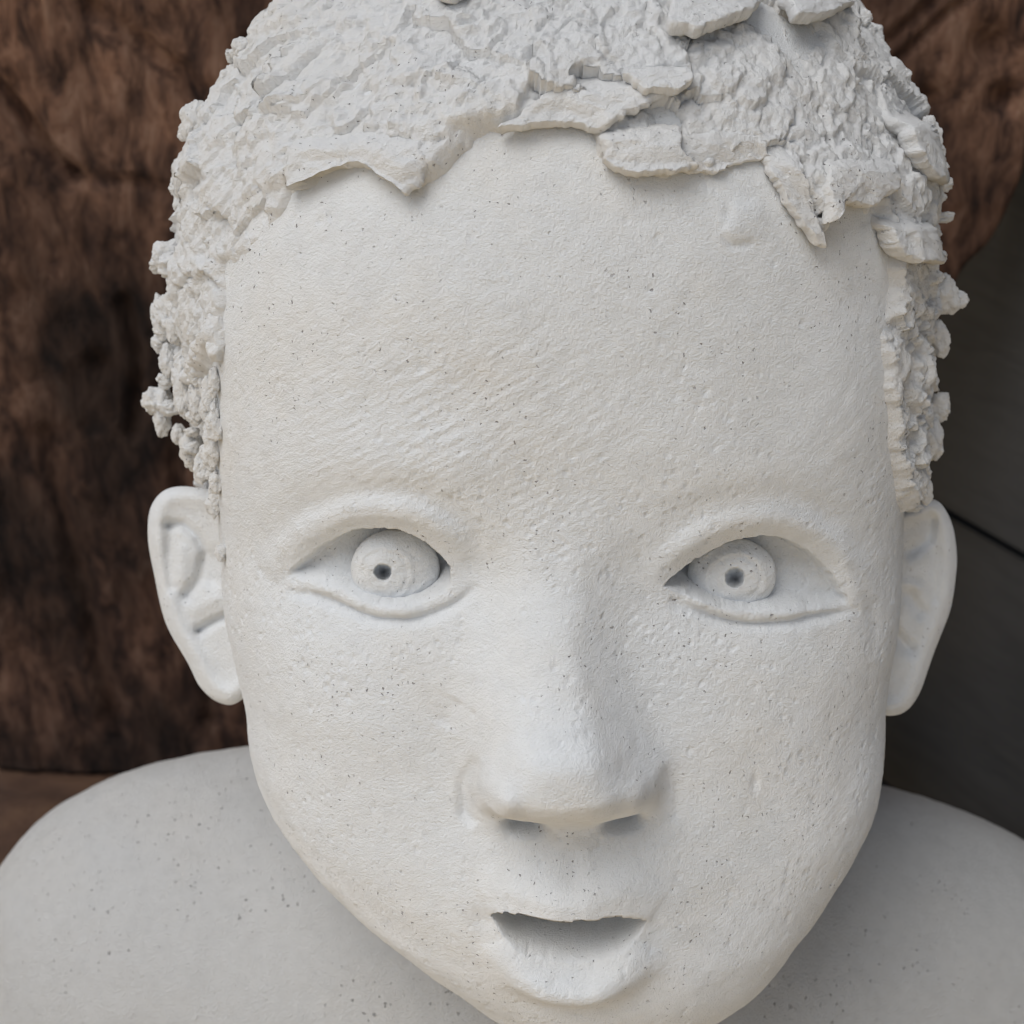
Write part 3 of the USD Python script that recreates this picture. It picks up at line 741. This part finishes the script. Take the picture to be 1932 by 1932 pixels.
for _ in range(16):
    cu, cv_ = rng.uniform(384, 412), rng.uniform(690, 1085)
    CL.append((cu, cv_, float(hit(np.array(cu + 6), np.array(cv_), 0.0)[1]) - 0.5, rng.uniform(9, 17), (rng.uniform(0.7, 1.1), 1, rng.uniform(1.2, 2.4))))
for k, (u, v, y, s, st) in enumerate(CL):
    clump(u, v, y, s, 300 + 5 * k, st)
ty = float(hit(np.array(412.0), np.array(632.0), 0.0)[1])
clump(412, 630, ty - 1.0, 30, 911, (0.85, 0.8, 1.45), crumb=0.45)
clump(412, 655, ty - 1.5, 25, 917, (0.95, 0.9, 1.0), crumb=0.35)

# ------------------------------------------------------------------ shoulders and chest
def build_torso():
    xs = np.linspace(-0.170, 0.170, 240)
    ang = np.linspace(0, 2 * math.pi, 260, endpoint=False)
    ridge = PchipInterpolator([-0.172, -0.160, -0.140, -0.110, -0.080, -0.045, 0.0, 0.05, 0.096, 0.125, 0.141, 0.160, 0.172],
                              [0.090, 0.128, 0.150, 0.164, 0.170, 0.176, 0.180, 0.170, 0.156, 0.146, 0.138, 0.118, 0.085])(xs)
    endc = np.clip(1 - (np.abs(xs) / 0.1705) ** 7, 0.0004, 1) ** 0.5
    ry_f = (0.058 + 0.030 * np.exp(-(xs / 0.10) ** 2)) * endc
    ry_b = 0.045 * endc
    yc = 0.082
    rz = 0.070
    X, A = np.meshgrid(xs, ang, indexing='ij')
    c, s = np.cos(A), np.sin(A)
    Y = yc + np.where(c < 0, ry_f[:, None], ry_b[:, None]) * np.sign(c) * np.abs(c) ** 0.95
    top = ridge[:, None] - rz + rz * np.abs(s) ** 0.95
    bot = (ridge[:, None] - rz) * (1 - np.abs(s) ** 0.25)
    Z = np.where(s >= 0, top, bot)
    P = np.stack([X, Y, Z], -1).reshape(-1, 3)
    f = grid_faces(len(xs), len(ang), wrap=True)
    n = vnormals(P, f)
    if (n[:, 0] * P[:, 0]).sum() < 0: f = f[:, ::-1]; n = -n
    mm = P * 1e3
    P = P + n * (0.9 * fbm(mm, 40, 2, 61) + 0.35 * fbm(mm, 9, 2, 62) + 0.20 * fbm(mm, 3.5, 3, 63))[:, None] * 1e-3
    P[:, 2] = np.maximum(P[:, 2], 0.0)
    # neck
    zs = np.linspace(0, 1, 30); A2 = np.linspace(0, 2 * math.pi, 80, endpoint=False)
    T, B = np.meshgrid(zs, A2, indexing='ij')
    r = 0.040 + 0.022 * (1 - T) ** 3
    cx, cy, cz = 0 * T, 0.062 - 0.012 * T, 0.13 + 0.085 * T
    Q = np.stack([cx + r * np.cos(B), cy + r * np.sin(B) * 0.95, cz], -1).reshape(-1, 3)
    g = grid_faces(len(zs), len(A2), wrap=True) + len(P)
    return np.vstack([P, Q]), np.vstack([f, g])
tv, tf = build_torso()
define(path_for('shoulders', BUST), tv, tf, CLAY_BODY)

# ------------------------------------------------------------------ background: wooden slab, grey boards, ground, porch roof
def build_slab():
    y0 = CAM[1] + 0.546
    zs = np.linspace(0.001, 0.62, 260)
    right = PchipInterpolator([0, 0.08, 0.16, 0.20, 0.215, 0.235, 0.255, 0.28, 0.62], [0.120, 0.135, 0.143, 0.149, 0.152, 0.158, 0.170, 0.1745, 0.17])(zs)
    left = PchipInterpolator([0, 0.03, 0.08, 0.2, 0.62], [-0.2375, -0.247, -0.263, -0.30, -0.32])(zs)
    nx = 300
    t = np.linspace(0, 1, nx)
    X = left[:, None] + (right - left)[:, None] * t
    Z = np.repeat(zs[:, None], nx, 1)
    p = np.stack([X, Z, 0 * X], -1) * 1e3
    g = np.stack([X / 0.006, Z / 0.05, 0 * X], -1)
    h = 2.6 * fbm(p, 60, 3, 71) + 1.8 * fbm(p, 12, 4, 72) + 0.9 * fbm(g, 1.0, 3, 73)
    def crack(pts, w, d):
        dd, s = seg_dist(p[..., :2].reshape(-1, 2), np.array(pts, float) * 1e3)
        return (d * np.exp(-(dd / w) ** 2)).reshape(X.shape)
    h -= crack([(-0.200, 0.322), (-0.186, 0.302), (-0.178, 0.288), (-0.171, 0.277), (-0.166, 0.272)], 3.0, 10)
    h -= crack([(-0.166, 0.272), (-0.140, 0.270), (-0.118, 0.262)], 2.5, 3)
    h -= crack([(-0.150, 0.330), (-0.128, 0.312), (-0.110, 0.296), (-0.098, 0.280)], 4.0, 5)
    h -= crack([(-0.152, 0.225), (-0.150, 0.200), (-0.156, 0.17)], 3.0, 5)
    for (cx_, cz_, r_) in [(-0.096, 0.318, 4.0), (-0.105, 0.215, 6.5), (-0.122, 0.246, 4.0), (0.156, 0.318, 7.0), (0.135, 0.298, 5.0), (0.163, 0.300, 5.0), (-0.165, 0.20, 6.0)]:
        h -= 6 * np.exp(-((X - cx_) ** 2 + (Z - cz_) ** 2) * 1e6 / r_ ** 2)
    h -= crack([(-0.19, 0.17), (-0.186, 0.10), (-0.18, 0.02)], 4, 4)
    h -= crack([(-0.14, 0.19), (-0.142, 0.12), (-0.139, 0.03)], 3.5, 4)
    h -= crack([(0.145, 0.345), (0.105, 0.305), (0.09, 0.28)], 2.2, 3)
    h -= crack([(0.155, 0.345), (0.115, 0.305), (0.10, 0.28)], 2.2, 3)
    edge = np.minimum(t, 1 - t)[None] * (right - left)[:, None] * 1e3
    rnd = 5 * (1 - np.sqrt(np.clip(edge / 5, 0, 1) * (2 - np.clip(edge / 5, 0, 1))))
    F = np.stack([X, y0 - h * 1e-3 + rnd * 1e-3, Z], -1)
    Bk = np.stack([X, np.full_like(X, y0 + 0.032), Z], -1)
    nr = len(zs)
    v = np.vstack([F.reshape(-1, 3), Bk.reshape(-1, 3)]); k = nr * nx
    f = grid_faces(nr, nx)
    i = np.arange(nr - 1); j = np.arange(nx - 1)
    sides = [np.stack([i * nx, (i + 1) * nx, (i + 1) * nx + k, i * nx + k], -1),
             np.stack([i * nx + nx - 1, i * nx + nx - 1 + k, (i + 1) * nx + nx - 1 + k, (i + 1) * nx + nx - 1], -1),
             np.stack([(nr - 1) * nx + j, (nr - 1) * nx + j + 1, (nr - 1) * nx + j + 1 + k, (nr - 1) * nx + j + k], -1),
             np.stack([j, j + k, j + 1 + k, j + 1], -1)]
    return v, np.vstack([f, (f + k)[:, ::-1]] + sides)
sv, sf = build_slab()
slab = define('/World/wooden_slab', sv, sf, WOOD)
tag(slab, 'old dark brown weathered wooden slab with cracks standing behind the bust', 'wooden slab')

def box(path, mat, x0, x1, y0, y1, z0, z1, ch=0.0, rot=0.0, origin=(0, 0, 0)):
    b = trimesh.creation.box(extents=(x1 - x0, y1 - y0, z1 - z0))
    v = np.array(b.vertices) + np.array([(x0 + x1) / 2, (y0 + y1) / 2, (z0 + z1) / 2])
    c, s = math.cos(rot), math.sin(rot)
    v = np.stack([c * v[:, 0] - s * v[:, 1], s * v[:, 0] + c * v[:, 1], v[:, 2]], -1) + np.array(origin)
    return usdkit.mesh(stage, path, (v, np.array(b.faces)), mat, smooth=False).GetPrim()

# grey boarded wall running from behind the slab towards the front right
P2 = np.array([0.208 + CAM[0], 0.5445 + CAM[1], 0.45 - 0.64 * 0.5265])
wd = np.array([0.024, -0.038]); wd /= np.linalg.norm(wd); wrot = math.atan2(wd[1], wd[0])
wall = UsdGeom.Xform.Define(stage, '/World/boarded_wall').GetPrim()
tag(wall, 'dark grey wall of wide horizontal boards at the right, behind the bust', 'wall')
FLOOR = -0.25
bw = 0.16
k0 = P2[2] - 0.003
for i in range(-4, 13):
    a, b = k0 + 0.006 + i * bw, k0 + (i + 1) * bw
    a, b = max(a, FLOOR), b
    if b - a < 0.01: continue
    tilt = 0.0015 * ((i * 37) % 3 - 1)
    box(path_for('board', '/World/boarded_wall'), BOARD, -0.60, 0.80, 0.002 + tilt, 0.020 + tilt, a, b, rot=wrot, origin=(P2[0], P2[1], 0))
BACK = usdkit.material(stage, '/World/Looks/dark_backing', {'p': ('principled_bsdf', {'base_color': (0.03, 0.03, 0.03), 'roughness': 0.9})}, surface='p.BSDF')
box('/World/boarded_wall/backing', BACK, -0.60, 0.80, 0.024, 0.04, FLOOR, k0 + 13 * bw, rot=wrot, origin=(P2[0], P2[1], 0))

bench = UsdGeom.Xform.Define(stage, '/World/wooden_bench').GetPrim()
tag(bench, 'rusty brown wooden bench top showing at the lower left under the slab', 'bench')
for i, (a, b) in enumerate([(-0.04, 0.146), (0.150, 0.345)]):
    box(path_for('plank', '/World/wooden_bench'), BENCH, -0.75, 0.15, a, b, -0.04, 0.0)
for a in (-0.68, 0.05):
    box(path_for('leg', '/World/wooden_bench'), BENCH, a, a + 0.05, -0.02, 0.32, FLOOR, -0.04)

g = define('/World/ground', [(-40, -40, FLOOR), (40, -40, FLOOR), (40, 40, FLOOR), (-40, 40, FLOOR)], [(0, 1, 2, 3)], GROUND)
tag(g, kind='structure')
